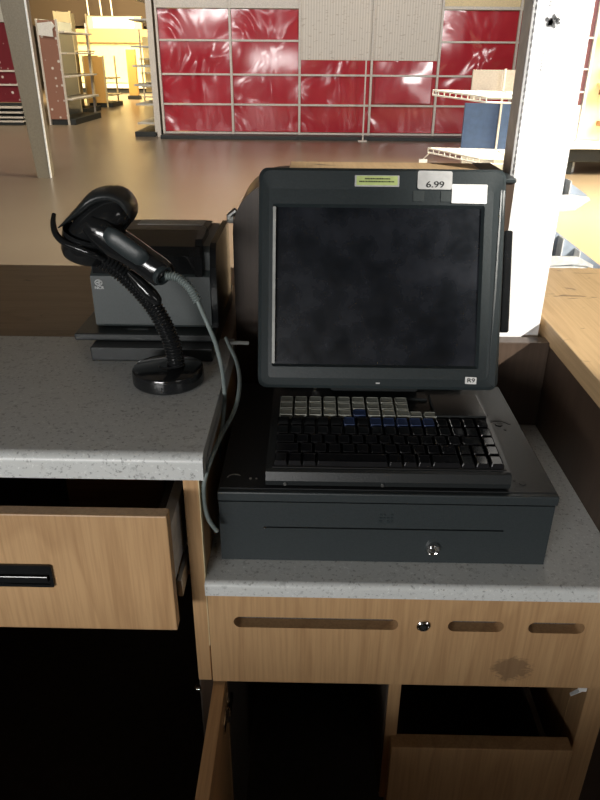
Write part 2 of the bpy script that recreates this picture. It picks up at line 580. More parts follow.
# ================================================================= WHITE POST
t = thing('display_post', 'tall white metal post with a small leafy crest rising behind the right of the screen', 'post', (.38, 1.24, WR))
pb = NB()
box(pb, .340, .428, 1.218, 1.262, WR + .0005, 2.6, bev=.0015)
obj('column', pb, 'post_white', t)
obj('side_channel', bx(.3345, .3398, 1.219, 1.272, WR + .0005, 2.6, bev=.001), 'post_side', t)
pf = NB()
z = .95
while z < 1.75:
    box(pf, .3402, .3413, 1.2168, 1.2182, z, z + .006)
    z += .0105
setp(obj('slot_row', pf, 'post_side', t), kind='stuff')
cr = NB()
random.seed(3)
for k in range(22):
    a = R(k * 47); q = random.uniform(.004, .0085)
    rd_ = random.uniform(.1, 1.15); cx, cz = .366 + .0095 * rd_ * math.cos(a), 1.469 + .0065 * rd_ * math.sin(a)
    lp = [(cx + q * .55 * math.cos(u_) * math.cos(a) - q * .28 * math.sin(u_) * math.sin(a), cz + q * .55 * math.cos(u_) * math.sin(a) + q * .28 * math.sin(u_) * math.cos(a)) for u_ in [2 * PI * j / 8 for j in range(8)]]
    prism(cr, lp, 1.2166, 1.2178)
obj('crest', cr, 'emblem_grey', t)
# faint vertical lettering, too small to read
lg = NB()
for zc, hgt in ((1.415, .028), (1.500, .020)):
    n_ = int(hgt / .0045)
    for j in range(n_):
        zz = zc - hgt / 2 + j * .0045
        box(lg, .3590, .3590 + random.choice((.002, .003, .004)), 1.2170, 1.2178, zz, zz + .0012)
        box(lg, .3600, .3607, 1.2170, 1.2178, zz, zz + .0026)
setp(obj('lettering', lg, 'logo_grey', t), 'faint vertical lettering', kind='stuff')

# ================================================================= CASH DRAWER
cd = thing('cash_drawer', 'wide dark steel cash drawer with a chrome lock, under the keyboard', 'cash drawer', (.105, .93, WR))
X0, X1, YF, YB = -.120, .333, .766, 1.10
obj('case', bx(X0 + .004, X1 - .006, YF + .004, YB, WR + .0008, .884, bev=.0015), 'drawer_paint', cd)
obj('top_plate', bx(X0, X1 + .001, YF - .003, YB + .002, .8855, .900, bev=.002), 'drawer_paint', cd)
sb = NB(); box(sb, X0 + .003, X1 - .002, YF + .006, YB, .9001, .9012)
obj('top_mat', sb, 'drawer_top_paint', cd)
fp = obj('front_panel', slot_plate(X0 + .001, X1 - .002, WR + .001, .8835, YF - .001, YF + .0035, [(-.055, .268, .8412, .8436)], 4), 'drawer_paint', cd)
obj('slot_shadow_liner', bx(-.056, .269, YF + .0036, YF + .0039, .838, .847), 'ink', fp)
lk = NB(); lathe(lk, [(0, 0), (.0095, 0), (.010, -.003), (.0085, -.006), (.0065, -.0045), (.005, -.0045), (.0045, -.006), (0, -.006)], (.174, YF - .001, .812), 30, (0, 1, 0))
obj('lock', lk, 'chrome', fp, smooth=True)
lk = NB(); lathe(lk, [(0, -.0062), (.0032, -.0062), (.0032, -.005), (0, -.005)], (.174, YF - .001, .812), 20, (0, 1, 0))
obj('keyhole', lk, 'ink', fp)
em = NB()
random.seed(5)
for i in range(4):
    for j in range(3):
        if (i, j) in ((1, 0), (2, 2)): continue
        box(em, .098 + i * .005, .098 + i * .005 + .0035, YF - .0017, YF - .0009, .853 + j * .0055, .8565 + j * .0055)
obj('emblem', em, 'charcoal', fp)
obj('slot_pin', lathe(NB(), [(0, -.0015), (.002, -.0012), (.0022, 0), (0, 0)], (-.0575, YF - .001, .8424), 12, (0, 1, 0)), 'chrome', fp)
# moulded marks on the top plate
def arc(bm, cx, cy, r0, r1, a0, a1, z0, z1, n=14):
    for k in range(n):
        b0, b1 = R(a0 + (a1 - a0) * k / n), R(a0 + (a1 - a0) * (k + 1) / n)
        q = [(cx + r_ * math.cos(b_), cy + r_ * math.sin(b_)) for r_, b_ in ((r0, b0), (r1, b0), (r1, b1), (r0, b1))]
        prism(bm, q, z0, z1, 'Z')
ar = NB(); arc(ar, .300, .955, .016, .021, 20, 160, .9013, .9018)
tube(ar, [(.300, .960, .9012), (.300, .960, .9025)], .006, 14); tube(ar, [(.288, .992, .9012), (.288, .992, .9018)], .0025, 10); tube(ar, [(.306, .944, .9012), (.306, .944, .9018)], .0025, 10)
obj('cable_port', ar, 'ink', cd)
ar = NB(); arc(ar, -.100, .795, .009, .0105, 40, 170, .9013, .9018); tube(ar, [(-.078, .795, .9012), (-.078, .795, .9018)], .002, 10); tube(ar, [(-.07, .795, .9012), (-.07, .795, .9018)], .0015, 10)
obj('case_screw', ar, 'steel', cd)
ar = NB(); tube(ar, [(.292, .793, .9012), (.292, .793, .9025)], .005, 14); tube(ar, [(.283, .80, .9012), (.283, .80, .902)], .002, 10)
obj('case_screw', ar, 'ink', cd)

# ================================================================= KEYBOARD
kb = thing('keyboard', 'black point of sale keyboard with three rows of grey keys', 'keyboard', (.107, .88, .9015))
def kz(y): return .9265 + .06 * (y - .785)
kp = NB()
prism(kp, [(.776, .904), (.774, .912), (.778, .9235), (.783, .925), (1.005, kz(1.005) - .001), (1.008, .934), (1.008, .904)], -.056, .2705, 'X')
obj('case', kp, 'black_plastic', kb)
obj('key_well', bx(-.0480, .2655, .786, .966, .9205, .9262), 'ink', kb)
ft = NB()
for x in (-.03, .105, .245): box(ft, x - .008, x + .008, .79, .80, .9013, .9045)
obj('foot', ft, 'interior', kb)
fb = NB()
for x in (-.030, .100): tube(fb, [(x, .7745, .9075), (x, .7725, .9075)], .0022, 10)
obj('front_screw', fb, 'steel', kb)
obj('card_panel', bx(.189, .2655, .9105, .985, .92, .9415, bev=.002), 'black_plastic', kb)
obj('display_strip', bx(-.045, .185, .968, .992, .93, .941, bev=.001), 'black_plastic', kb)
KEYM = {}
def key(w, d, mat):
    kk = (round(w, 4), round(d, 4), mat)
    if kk in KEYM:
        o = KEYM[kk].copy(); COL.objects.link(o); o.parent = kb; return o
    bm = NB(); h_ = .0075; t_ = .0016
    def ring(x, y, zz): return [(p, q, zz) for p, q in rrect(-x, x, -y, y, .0012, 2)]
    w2, d2_ = w / 2, d / 2
    rings_loft(bm, [ring(w2, d2_, 0), ring(w2 - .0004, d2_ - .0004, .003), ring(w2 - t_, d2_ - t_ * .9, h_), ring(w2 - t_ - .0012, d2_ - t_ - .0008, h_ - .0005)])
    o = obj('key', bm, mat, kb, local=True)
    KEYM[kk] = o
    return o
def put(o, x, y):
    o.location = Vector((x, y, kz(y) - .001)) - Vector(kb['world0'])
    o.rotation_euler = (math.atan(.06), 0, 0)
x0k = -.0465; P_ = .0194
# grey rows
GP = .0220
for y in (.958, .939, .9195):
    for i in range(9):
        mt = 'key_blue' if (y < .93 and i == 5) else 'key_grey'
        put(key(.0208, .0180, mt), x0k + .002 + GP * (i + .5), y)
for i in range(2):
    put(key(.0200, .0160, 'key_grey'), x0k + GP * 9 + .003 + .0215 * (i + .3), .917)
rows = [(.895, [1] * 16), (.8705, [1] * 16), (.8475, [1.5] + [1] * 12 + [1.5, 1]), (.8245, [1.8] + [1] * 10 + [1.2, 1, 1, 1]), (.8005, [1, 1, 1, 5, 1, 1, 1, 2, 1, 1, 1])]
for ri, (y, ws) in enumerate(rows):
    x = x0k
    for i, w_ in enumerate(ws):
        mt = 'key_blue' if (ri == 0 and 5 <= i <= 11 and i != 6) else 'key_black'
        put(key(w_ * P_ - .0014, .0215, mt), x + w_ * P_ / 2, y)
        x += w_ * P_

# ================================================================= TERMINAL (monitor tilted back 20.5 degrees)
TB = R(20.5)
mon = thing('touch_screen_terminal', 'large black touch screen terminal with stickers, tilted back behind the keyboard', 'touch screen', (.103, .93, .9653), (-TB, 0, 0))
# local frame: x right, y backward, z up along the screen
HW = .1805
def rg(hx0, hx1, z0, z1, r_, y): return [(p, y, q) for p, q in rrect(hx0, hx1, z0, z1, r_, 7)]
mb = NB()
rings_loft(mb, [rg(-HW + .02, HW - .02, .03, .305, .02, .062), rg(-HW + .004, HW - .004, .012, .326, .016, .03), rg(-HW, HW, .008, .331, .014, .012),
                rg(-HW + .001, HW - .001, .009, .330, .013, .004), rg(-HW + .006, HW - .006, .0135, .3255, .012, .0)], cap1=False)
obj('housing', mb, 'charcoal', mon, local=True, smooth=True)
mb = NB()
rings_loft(mb, [rg(-HW + .006, HW - .006, .0135, .3255, .012, .0), rg(-HW + .016, HW - .019, .024, .300, .006, .0015),
                rg(-.159, .1495, .0405, .2785, .003, .0015), rg(-.1555, .146, .0445, .2745, .002, .008)], cap0=False, cap1=False)
bz = obj('bezel', mb, 'charcoal', mon, local=True)
obj('screen', bx(-.157, .1475, .0079, .014, .043, .276), 'screen_glass', mon, local=True)
# polished right edge chamfer
mb = NB()
v4 = [(HW - .0185, -.0004, .0245), (HW - .0065, -.0012, .014), (HW - .0025, .0015, .018), (HW - .0025, .0015, .30), (HW - .009, -.0006, .30), (HW - .0155, -.0004, .034)]
vs = [mb.verts.new(p) for p in v4] + [mb.verts.new((p[0], .0075, p[2])) for p in v4]
n_ = 6
mb.faces.new(vs[:6]); mb.faces.new(vs[6:][::-1])
for k in range(6): mb.faces.new((vs[k], vs[(k + 1) % 6], vs[6 + (k + 1) % 6], vs[6 + k]))
obj('edge_trim', mb, 'charcoal', mon, local=True)
mb = NB(); rings_loft(mb, [rg(-.1590, -.1545, .045, .2745, .001, .0016), rg(-.1588, -.1547, .0452, .2743, .001, .0010)])  # bezel edge highlight, painted as a pale strip
setp(obj('painted_glint', mb, 'cable_light', mon, local=True), 'pale strip painting a highlight along the left edge of the screen')
# card reader on the right side
obj('card_reader', bx(HW + .0015, HW + .014, .008, .045, .095, .245, bev=.003), 'black_gloss', mon, local=True)
# small buttons and logo under the screen
obj('power_light', bx(-.003, .003, -.0006, .002, .0165, .0185), 'logo_grey', mon, local=True)
# hinge arm and foot
ar = NB()
box(ar, -.07, .07, .05, .085, -.0, .22, bev=.006)
obj('stand_neck', ar, 'black_plastic', mon, local=True)
# stickers
def sticker(name, x0, x1, z0, z1, mat, label, rot=0, r_=.001, y=-.0004):
    bm = NB()
    q = [(p, s) for p, s in rrect(x0, x1, z0, z1, r_, 3)]
    cx, cz = (x0 + x1) / 2, (z0 + z1) / 2
    q = [(cx + (p - cx) * math.cos(rot) - (s - cz) * math.sin(rot), cz + (p - cx) * math.sin(rot) + (s - cz) * math.cos(rot)) for p, s in q]
    prism(bm, q, y - .0004, y + .0003)
    return setp(obj(name, bm, mat, mon, local=True), label)
def mtext(s, x, z, size, parent, sx=1, y=-.0011):
    return text('lettering', s, size, 'ink', parent, Matrix.Translation((x, y, z)) @ Matrix.Rotation(R(90), 4, 'X'), sx)
s1b = sticker('sticker_backing', -.0405, .024, .3035, .3195, 'paper_grey', 'grey backing of the yellow sticker')
s1 = sticker('sticker', -.038, .0215, .3055, .3185, 'paper_yellow', 'yellow green sticker with fine print', y=-.0009)
sm_ = NB()
random.seed(11)
for zz, a, b_ in ((.3145, -.026, .010), (.3105, -.034, .016)):
    x = a
    while x < b_:
        w_ = random.choice((.001, .0014, .002)); box(sm_, x, x + w_, -.0017, -.0013, zz - .0009, zz + .0009); x += w_ + .0006
setp(obj('lettering', sm_, 'ink', s1, local=True), kind='stuff')
s2 = sticker('price_sticker', .0505, .1005, .3005, .3265, 'paper_grey', 'white price sticker reading 6.99', rot=-.01, r_=.003)
mtext('6.99', .0755, .3068, .0125, s2, 1.25)
sm_ = NB()
for zz, a, b_ in ((.322, .062, .090), (.3185, .060, .092), (.315, .063, .092)):
    x = a
    while x < b_:
        w_ = random.choice((.001, .002, .003)); box(sm_, x, x + w_, -.0012, -.0008, zz - .0008, zz + .0006); x += w_ + .0009
setp(obj('lettering', sm_, 'logo_grey', s2, local=True), kind='stuff')
sticker('sticker', .1005, .1515, .281, .308, 'paper', 'blank white sticker', rot=-.01)
s4 = sticker('sticker', .130, .147, .018, .0285, 'paper', 'small white number sticker', rot=-.03, y=.0004)
mtext('R9', .1385, .0232, .0085, s4, 1.3, y=-.0003)
for xx in (.045, .085): sticker('tape_patch', xx, xx + .016, .2835, .2985, 'printer_grey', 'faint grey tape patch', y=.0008)

base = thing('terminal_base', 'black terminal base unit between the tilted screen and the cash drawer', 'terminal base', (.105, 1.02, .9013))
obj('body', bx(-.04, .25, 1.012, 1.085, .9015, .955, bev=.004), 'black_plastic', base)
ft = NB()
for x in (.01, .125): box(ft, x - .003, x + .003, 1.008, 1.013, .93, .957, bev=.001)
obj('bracket', ft, 'steel', base)

# ================================================================= PRINTER TRAY + PRINTER
tr = thing('printer_stand', 'low black stand with a flat shelf beneath the receipt printer', 'stand', (-.26, 1.13, WL))
obj('base_box', bx(-.344, -.152, .998, 1.30, WL + .0005, 1.008, bev=.002), 'black_plastic', tr)
obj('shelf', bx(-.376, -.150, 1.024, 1.30, 1.0085, 1.020, bev=.003), 'black_plastic', tr)
setp(obj('name_plate', bx(-.295, -.262, 1.0475, 1.0555, 1.0202, 1.0206), 'printer_grey', tr), 'small grey plate')
PT = WL + .0365
pr = thing('receipt_printer', 'boxy black receipt printer with a hinged lid on the low black stand', 'printer', (-.25, 1.16, PT))
bodyp = [(1.058, PT), (1.050, PT + .006), (1.050, PT + .086), (1.062, PT + .094), (1.062, PT + .122), (1.072, PT + .130), (1.235, PT + .130), (1.245, PT + .120), (1.245, PT)]
obj('body', prism(NB(), bodyp, -.346, -.158, 'X'), 'printer_grey', pr)
obj('side_cover', prism(NB(), [(1.054, PT + .001), (1.054, PT + .10), (1.066, PT + .128), (1.075, PT + .134), (1.240, PT + .134), (1.248, PT + .122), (1.248, PT + .001)], -.1575, -.148, 'X'), 'black_gloss', pr)
lid = obj('lid', prism(NB(), [(1.047, PT + .091), (1.047, PT + .120), (1.056, PT + .1325), (1.150, PT + .137), (1.150, PT + .1305), (1.0615, PT + .1235), (1.0615, PT + .091)], -.340, -.170, 'X'), 'black_gloss', pr)
lf = NB(); prism(lf, [(1.044, PT + .088), (1.044, PT + .110), (1.066, PT + .142), (1.125, PT + .148), (1.125, PT + .139), (1.072, PT + .133), (1.052, PT + .107), (1.052, PT + .088)], -.1795, -.168, 'X')
obj('lid_flap', lf, 'black_gloss', lid)
obj('lid_button', bx(-.262, -.248, 1.0455, 1.0475, PT + .103, PT + .1055, bev=.0005), 'logo_grey', lid)
setp(obj('top_cover', bx(-.325, -.175, 1.152, 1.240, PT + .1302, PT + .134, bev=.002), 'grey_board', pr), 'dull grey rear top cover')
setp(obj('paper_slot_trim', bx(-.300, -.185, 1.195, 1.232, PT + .1342, PT + .136, bev=.001), 'paper_grey', pr), 'pale strip on the rear top')
# round maker's emblem with lettering
lg = NB()
lc = (-.3335, 1.0492, PT + .0755)
tw = lambda r_, ph, n=24: [(lc[0] + r_ * math.cos(2 * PI * k / n + ph), lc[1], lc[2] + .8 * r_ * math.sin(2 * PI * k / n + ph)) for k in range(n + 1)]
tube(lg, tw(.0058, 0), .0006, 6)
for ph in (0, 1, 2):
    tube(lg, [(lc[0] + .002 * math.cos(ph * 2.09) + .0034 * math.cos(a * PI / 6), lc[1], lc[2] + .002 * math.sin(ph * 2.09) + .0022 * math.sin(a * PI / 6)) for a in range(13)], .0005, 6)
obj('emblem', lg, 'logo_grey', pr)
o = text('lettering', 'NCR', .0065, 'logo_grey', pr, face_viewer(lc[0] + .25, lc[1] - 1.16, lc[2] - .0085 - PT), 1.1)

# ================================================================= SCANNER STAND
st = thing('scanner_stand', 'black gooseneck stand with a round base and cup holding the scanner', 'scanner stand', (-.208, .928, WL))
bc = (-.208, .928, WL)
obj('base', lathe(NB(), [(0, .0003), (.050, .0003), (.0525, .003), (.0525, .018), (.0515, .0215), (.049, .0228), (.014, .0245), (.012, .027), (0, .027)], bc, 56), 'black_gloss', st, smooth=True)
gp = spline([(-.196, .930, 1.010), (-.198, .930, 1.035), (-.206, .930, 1.066), (-.222, .930, 1.100), (-.243, .928, 1.130), (-.266, .925, 1.155), (-.290, .922, 1.172)], 30)
def ribbed(path, step, r0, amp, pitch):
    q = [path[0]]; rs = [r0 + amp]; acc = 0.; nxt = step
    for a, b_ in zip(path, path[1:]):
        L = (b_ - a).length
        while L > 0 and nxt <= acc + L:
            q.append(a.lerp(b_, (nxt - acc) / L)); rs.append(r0 + amp * math.cos(2 * PI * nxt / pitch)); nxt += step
        acc += L
    return q, rs
gp, ribs = ribbed(gp, .0010, .0122, .0013, .0050)
obj('gooseneck', tube(NB(), gp, ribs, 22), 'black_gloss', st, smooth=True)
# cup with a flared lip, its mouth tipped to the right
cc = Vector((-.307, .922, 1.176))
ax = Vector((.30, -.10, .93)).normalized()
cu = NB()
prof = [(0, -.008), (.018, -.0075), (.028, -.004), (.0315, .004), (.0325, .018), (.0330, .032), (.0315, .032), (.0300, .018), (.0280, .006), (.016, -.004), (0, -.005)]
lathe(cu, prof, cc, 40, ax)
cup = obj('cup', cu, 'black_gloss', st, smooth=True)
lipb = spline([(-.342, .925, 1.228), (-.340, .912, 1.219), (-.334, .900, 1.208), (-.320, .889, 1.199), (-.298, .884, 1.192), (-.281, .885, 1.184), (-.272, .892, 1.178)], 6)
obj('lip', tube(NB(), lipb, [.0030 + .0016 * math.sin(PI * k / (len(lipb) - 1)) for k in range(len(lipb))], 12), 'black_gloss', cup, smooth=True)

# ================================================================= SCANNER
sn = thing('barcode_scanner', 'glossy black handheld barcode scanner hanging nose down in the gooseneck cup', 'barcode scanner', (-.27, .925, 1.2))
def esec(c, d, u, a, b_, n=28, pw=2.2):
    c = Vector(c); d = Vector(d).normalized(); u = Vector(u); u = (u - d * u.dot(d)).normalized(); w_ = d.cross(u)
    out = []
    for k in range(n):
        t_ = 2 * PI * k / n
        cs, sn_ = math.cos(t_), math.sin(t_)
        f_ = lambda s: math.copysign(abs(s) ** (2 / pw), s)
        out.append(c + u * a * f_(cs) + w_ * b_ * f_(sn_))
    return out
Y = Vector((0, 1, 0))
def sweep(path, u=Y, pw=2.2, extra=3):
    """loft of elliptical sections, path entries (centre, half width, half thickness), smoothed"""
    ctr = spline([p[0] for p in path], extra)
    n0 = len(path); out = []
    for k in range(len(ctr)):
        f_ = k / extra; i_ = min(int(f_), n0 - 2); f_ -= i_
        a = path[i_][1] * (1 - f_) + path[i_ + 1][1] * f_
        b_ = path[i_][2] * (1 - f_) + path[i_ + 1][2] * f_
        d = ctr[min(k + 1, len(ctr) - 1)] - ctr[max(k - 1, 0)]
        out.append(esec(ctr[k], d, u, a, b_, pw=pw))
    return rings_loft(NB(), out)
hd = sweep([((-.318, .922, 1.192), .020, .012), ((-.310, .922, 1.198), .027, .019), ((-.297, .921, 1.207), .029, .024), ((-.284, .920, 1.216), .030, .0265), ((-.271, .920, 1.224), .030, .027),
            ((-.260, .921, 1.231), .028, .0255), ((-.249, .923, 1.236), .024, .021), ((-.242, .924, 1.239), .016, .014), ((-.239, .925, 1.241), .005, .005)])
obj('head', hd, 'black_gloss', sn, smooth=True)
obj('hood', sweep([((-.330, .926, 1.216), .027, .0015), ((-.318, .926, 1.2245), .031, .004), ((-.300, .926, 1.238), .032, .007), ((-.283, .927, 1.2515), .032, .009), ((-.264, .929, 1.2560), .031, .009),
            ((-.249, .931, 1.251), .030, .009), ((-.241, .932, 1.239), .028, .008), ((-.240, .933, 1.228), .024, .006), ((-.244, .933, 1.218), .018, .003)]), 'black_plastic', sn, smooth=True)
obj('handle', sweep([((-.286, .905, 1.222), .019, .014), ((-.274, .902, 1.213), .021, .020), ((-.257, .898, 1.199), .019, .020), ((-.238, .895, 1.189), .017, .0185), ((-.219, .892, 1.176), .017, .018),
            ((-.203, .889, 1.165), .0175, .0185), ((-.194, .888, 1.158), .017, .0175), ((-.1915, .887, 1.156), .013, .013)], pw=2.8), 'black_gloss', sn, smooth=True)
obj('grip_inlay', sweep([((-.262, .880, 1.216), .004, .008), ((-.253, .877, 1.210), .006, .0125), ((-.236, .876, 1.197), .006, .013), ((-.219, .875, 1.185), .005, .012), ((-.212, .877, 1.180), .002, .007)]), 'charcoal', sn, smooth=True)
hb_ = sweep([((-.240, .893, 1.160), .008, .004), ((-.226, .889, 1.146), .010, .008), ((-.213, .887, 1.131), .011, .009), ((-.204, .886, 1.122), .008, .006), ((-.201, .886, 1.119), .003, .002)])
obj('trigger', hb_, 'black_gloss', sn, smooth=True)
hb_ = NB(); lathe(hb_, [(0, 0), (.0135, 0), (.0145, .003), (.0135, .007), (.0105, .007), (.010, .004), (0, .004)], (-.1965, .881, 1.162), 28, (.68, -.52, -.35))
obj('end_collar', hb_, 'charcoal', sn, smooth=True)
bp = spline([(-.189, .878, 1.160), (-.1790, .877, 1.1600), (-.1700, .876, 1.1560), (-.1575, .872, 1.1450), (-.1475, .867, 1.1290)], 8)
bp, bri = ribbed(bp, .0007, .0056, .0010, .0035)
obj('cable_boot', tube(NB(), bp, bri, 16), 'cable_grey', sn, smooth=True)

def P(u, v, y):
    """point of the depth plane y seen at pixel (u, v) of the 600x800 photo"""
    d = cam.rotation_euler.to_matrix() @ Vector(((u - 300) / 690, -(v - 400) / 690, -1))
    return Vector((0, 0, CAMZ)) + d * (y / d.y)
cp = [(-.1478, .867, 1.1295), (-.1445, .865, 1.122)] + [P(*q) for q in ((208, 325, .855), (216, 345, .86), (222, 370, .87), (224.5, 395, .89), (223, 419, .89), (220, 440, .90), (219, 458, .92))]
o = obj('scanner_cable', tube(NB(), spline(cp, 8), .0030, 12), 'cable_grey', smooth=True)
setp(o, 'grey cable running from the scanner down past the worktop edge', 'cable')
cp = [P(*q) for q in ((226, 338, 1.02), (229, 345, 1.0), (236, 360, .96), (239.5, 378, .92), (238, 398, .88), (232, 416, .85), (222, 434, .80), (211.5, 458, .745), (205, 478, .735), (203.5, 492, .735), (205, 508, .737), (209.5, 521, .740), (217, 531, .745))]
o = obj('data_cable', tube(NB(), spline(cp, 8), .0030, 12), 'cable_grey', smooth=True)
setp(o, 'grey cable curling in front of the cabinet side beside the cash drawer', 'cable')
o = obj('cable_plug', tube(NB(), [P(226, 343.5, 1.06), P(238, 342.5, 1.06), P(248, 343, 1.07)], .0034, 12), 'cable_light', smooth=True)
setp(o, 'short pale cable end lying between the printer and the screen', 'cable')

# ================================================================= CANDY RACK beyond the counter
t = thing('divider_rack', 'white wire rack with two divided trays just beyond the counter, right of the white post', 'rack', (.64, 1.85, 0))
obj('back_post', bx(.575, .595, 1.84, 1.86, 0, 1.25, bev=.002), 'white_metal', t)
def tray(y, lip, back, divs):
    tr_ = obj('tray', prism(NB(), lip, y - .002, y + .004), 'white_metal', t)
    obj('bottom', prism(NB(), [(.56, lip[0][1]), (lip[2][0] - .01, lip[2][1] - .004), (lip[2][0] - .01, lip[2][1]), (.56, lip[0][1] + .004)], y + .0045, y + .16), 'white_metal', tr_)
    obj('back_plate', prism(NB(), back, y + .045, y + .050), 'bin_blue', tr_)
    for xx, za, zb in divs:
        obj('divider', bx(xx, xx + .003, y + .0045, y + .0445, za, zb), 'white_metal', tr_)
tray(1.80, [(.56, 1.062), (.671, 1.072), (.705, 1.097), (.700, 1.104), (.655, 1.110), (.56, 1.104)], [(.56, 1.08), (.66, 1.085), (.715, 1.090), (.712, 1.101), (.56, 1.198)], [(.650, 1.085, 1.142)])
tray(1.80, [(.56, .920), (.71, .934), (.745, .922), (.745, .930), (.70, .952), (.56, .952)], [(.56, .925), (.70, .92), (.79, .905), (.785, .915), (.56, 1.068)], [(.657, .93, .997), (.706, .93, .964)])
t = thing('shade_counter', 'unseen brown counter added behind the camera to shade the low cabinets', 'counter', (-.6, -1.3, 0))  # out of view, added to block low light from the cabinet fronts
obj('body', bx(-2.6, 1.6, -1.7, -.95, 0, .86), 'brown_panel', t)
obj('counter_top', bx(-2.62, 1.62, -1.72, -.93, .8605, .895, bev=.002), 'end_wood', t)

# ================================================================= PILLAR
t = thing('pillar', 'square metal-clad pillar standing in the aisle at the left', 'pillar', (-3.39, 9.1, 0))
obj('column', prism(NB(), [(-3.475, 0), (-3.315, 0), (-3.315, 5.19), (-3.80, 5.19)], 9.03, 9.19), 'pillar_paint', t)
setp(obj('corner_strip', bx(-3.3148, -3.296, 9.025, 9.05, 0, 5.19, bev=.002), 'white_metal', t), 'pale corner strip')

# ================================================================= RED WALL SHELVING
YS = 14.0
def upright(x, z1, parent, y=YS):
    return obj('upright', bx(x - .020, x + .020, y - .055, y - .005, .0, z1, bev=.003), 'shelf_frame', parent)
def bay(x0, x1, kind, label, mats=('red_film',), first=False, last=False):
    t = thing('shelving_bay', label, 'shelving', ((x0 + x1) / 2, YS, 0), group='wall shelving bays in the far run')
    if kind == 'red':
        for z0, z1 in ((.11, .565), (.60, 1.075), (1.105, 1.63), (1.66, 2.14)):
            obj('panel', bx(x0 + .042, x1 - .002, YS, YS + .02, z0, z1), 'red_film', t)
        rails = (.085, .583, 1.09, 1.645)
    else:
        for z0, z1 in ((.11, .565), (.60, 1.075), (1.105, 1.335)):
            obj('panel', bx(x0 + .042, x1 - .002, YS, YS + .02, z0, z1), 'red_film', t)
        setp(obj('perforated_panel', bx(x0 + .042, x1 - .002, YS, YS + .02, 1.34, 3.0), 'pegboard', t), 'pale perforated panel')
        rails = (.085, .583, 1.09)
    for z in rails:
        obj('shelf_rail', bx(x0 + .042, x1 - .001, YS - (.055 if kind == 'peg' else .03), YS - .002, z - .016, z + .016, bev=.003), 'shelf_frame', t)
    upright(x0 + .0205, 3.0, t)
    if last: upright(x1 + .021, 3.0, t)
    if kind == 'red':
        setp(obj('header_panel', bx(x0 + .042, x1 - .001, YS - .02, YS + .02, 2.175, 3.0), 'cream' if x0 > 2 else 'shelf_frame', t), 'pale header panel')
        obj('header_rail', bx(x0 + .042, x1 - .001, YS - .06, YS - .021, 2.15, 2.20, bev=.003), 'shelf_frame', t)
    obj('kick_plate', bx(x0 + .001, x1 - .001, YS - .35, YS + .02, 0, .068, bev=.004), 'kick_black', t)
    return t
xs = [-2.83, -1.52, -.27, 1.04, 2.25, 3.62, 4.95]
bay(xs[0], xs[1], 'red', 'leftmost red panelled shelving bay of the far run, with wrinkled glossy film')
bay(xs[1], xs[2], 'red', 'red panelled shelving bay second from the left, beside the pale perforated bays')
bay(xs[2], xs[3], 'peg', 'bay left of centre with a pale perforated board above red panels')
bay(xs[3], xs[4], 'peg', 'bay above the monitor with a perforated board over red panels, strong glare on the film')
glare_bay = bpy.data.objects['shelving_bay.003']
fb_ = NB(); nx_, nz_ = 14, 12; gv = []  # extra sheet over the panels, tilted and bulged to catch the glare
for j in range(nz_ + 1):
    row_ = []
    for i in range(nx_ + 1):
        a_, c_ = i / nx_, j / nz_
        yy = YS - .005 - .060 * (1 - c_) - .004 * a_ - .016 * math.sin(PI * a_) * math.sin(PI * c_)
        row_.append(fb_.verts.new((1.14 + 1.03 * a_, yy, .63 + .69 * c_)))
    gv.append(row_)
for j in range(nz_):
    for i in range(nx_): fb_.faces.new((gv[j][i], gv[j][i + 1], gv[j + 1][i + 1], gv[j + 1][i]))
ge_ = bmesh.ops.extrude_face_region(fb_, geom=list(fb_.faces))
bmesh.ops.translate(fb_, verts=[g for g in ge_['geom'] if isinstance(g, bmesh.types.BMVert)], vec=(0, .003, 0))
setp(obj('glare_film', fb_, 'red_sheet', glare_bay, smooth=True), 'bulging red plastic sheet added and tilted to catch glare')
bay(xs[4], xs[5], 'red', 'red panelled bay behind the blue display, right of the perforated bays')
bay(xs[5], xs[6], 'red', 'rightmost red bay partly hidden by the white post', last=True)
t = thing('loose_shelf_strut', 'thin pale upright leaning out in front of the perforated bays', 'strut', (.93, 13.62, 0))
obj('strut', bx(.915, .94, 13.50, 13.525, 0, 1.45, bev=.003), 'shelf_frame', t)
obj('strut_foot', bx(.84, 1.0, 13.44, 13.58, 0, .02, bev=.003), 'shelf_frame', t)

# end unit at the left of the run
t = thing('end_shelving', 'grey open shelving turned sideways at the left end of the red run', 'shelving', (-3.15, 14.6, 0))
for y in (13.98, 15.3): obj('upright', bx(-2.99, -2.88, y, y + .04, 0, 3.0, bev=.003), 'shelf_frame', t)
obj('back_panel', bx(-2.935, -2.915, 14.03, 15.29, .1, 3.0), 'shelf_grey', t)
for z in (.22, .55, .88, 1.2, 1.52, 1.95, 2.3): obj('shelf', bx(-3.32, -2.945, 14.0, 15.3, z, z + .03, bev=.003), 'shelf_grey', t)
obj('kick_plate', bx(-3.38, -2.945, 13.98, 15.3, 0, .09, bev=.004), 'kick_black', t)

# ================================================================= LEFT FAR GONDOLAS
t = thing('red_shelving', 'dark red perforated shelving at the far left, behind the pillar', 'shelving', (-7.5, 16.3, 0))
obj('perforated_panel', bx(-9.2, -6.30, 16.3, 16.34, .45, 1.98), 'peg_maroon', t)
setp(obj('header_panel', bx(-9.2, -6.30, 16.28, 16.34, 1.99, 3.2), 'shelf_grey', t), 'pale grey header')
for z in (.06, .14, .24, .34, .78, 1.05): obj('shelf_rail', bx(-9.2, -6.30, 16.05 if z < .4 else 16.25, 16.29, z, z + .035, bev=.003), 'shelf_frame', t)
obj('kick_plate', bx(-9.2, -6.30, 16.06, 16.34, 0, .05), 'kick_black', t)
obj('lower_panel', bx(-9.2, -6.30, 16.3, 16.34, .05, .44), 'kick_black', t)

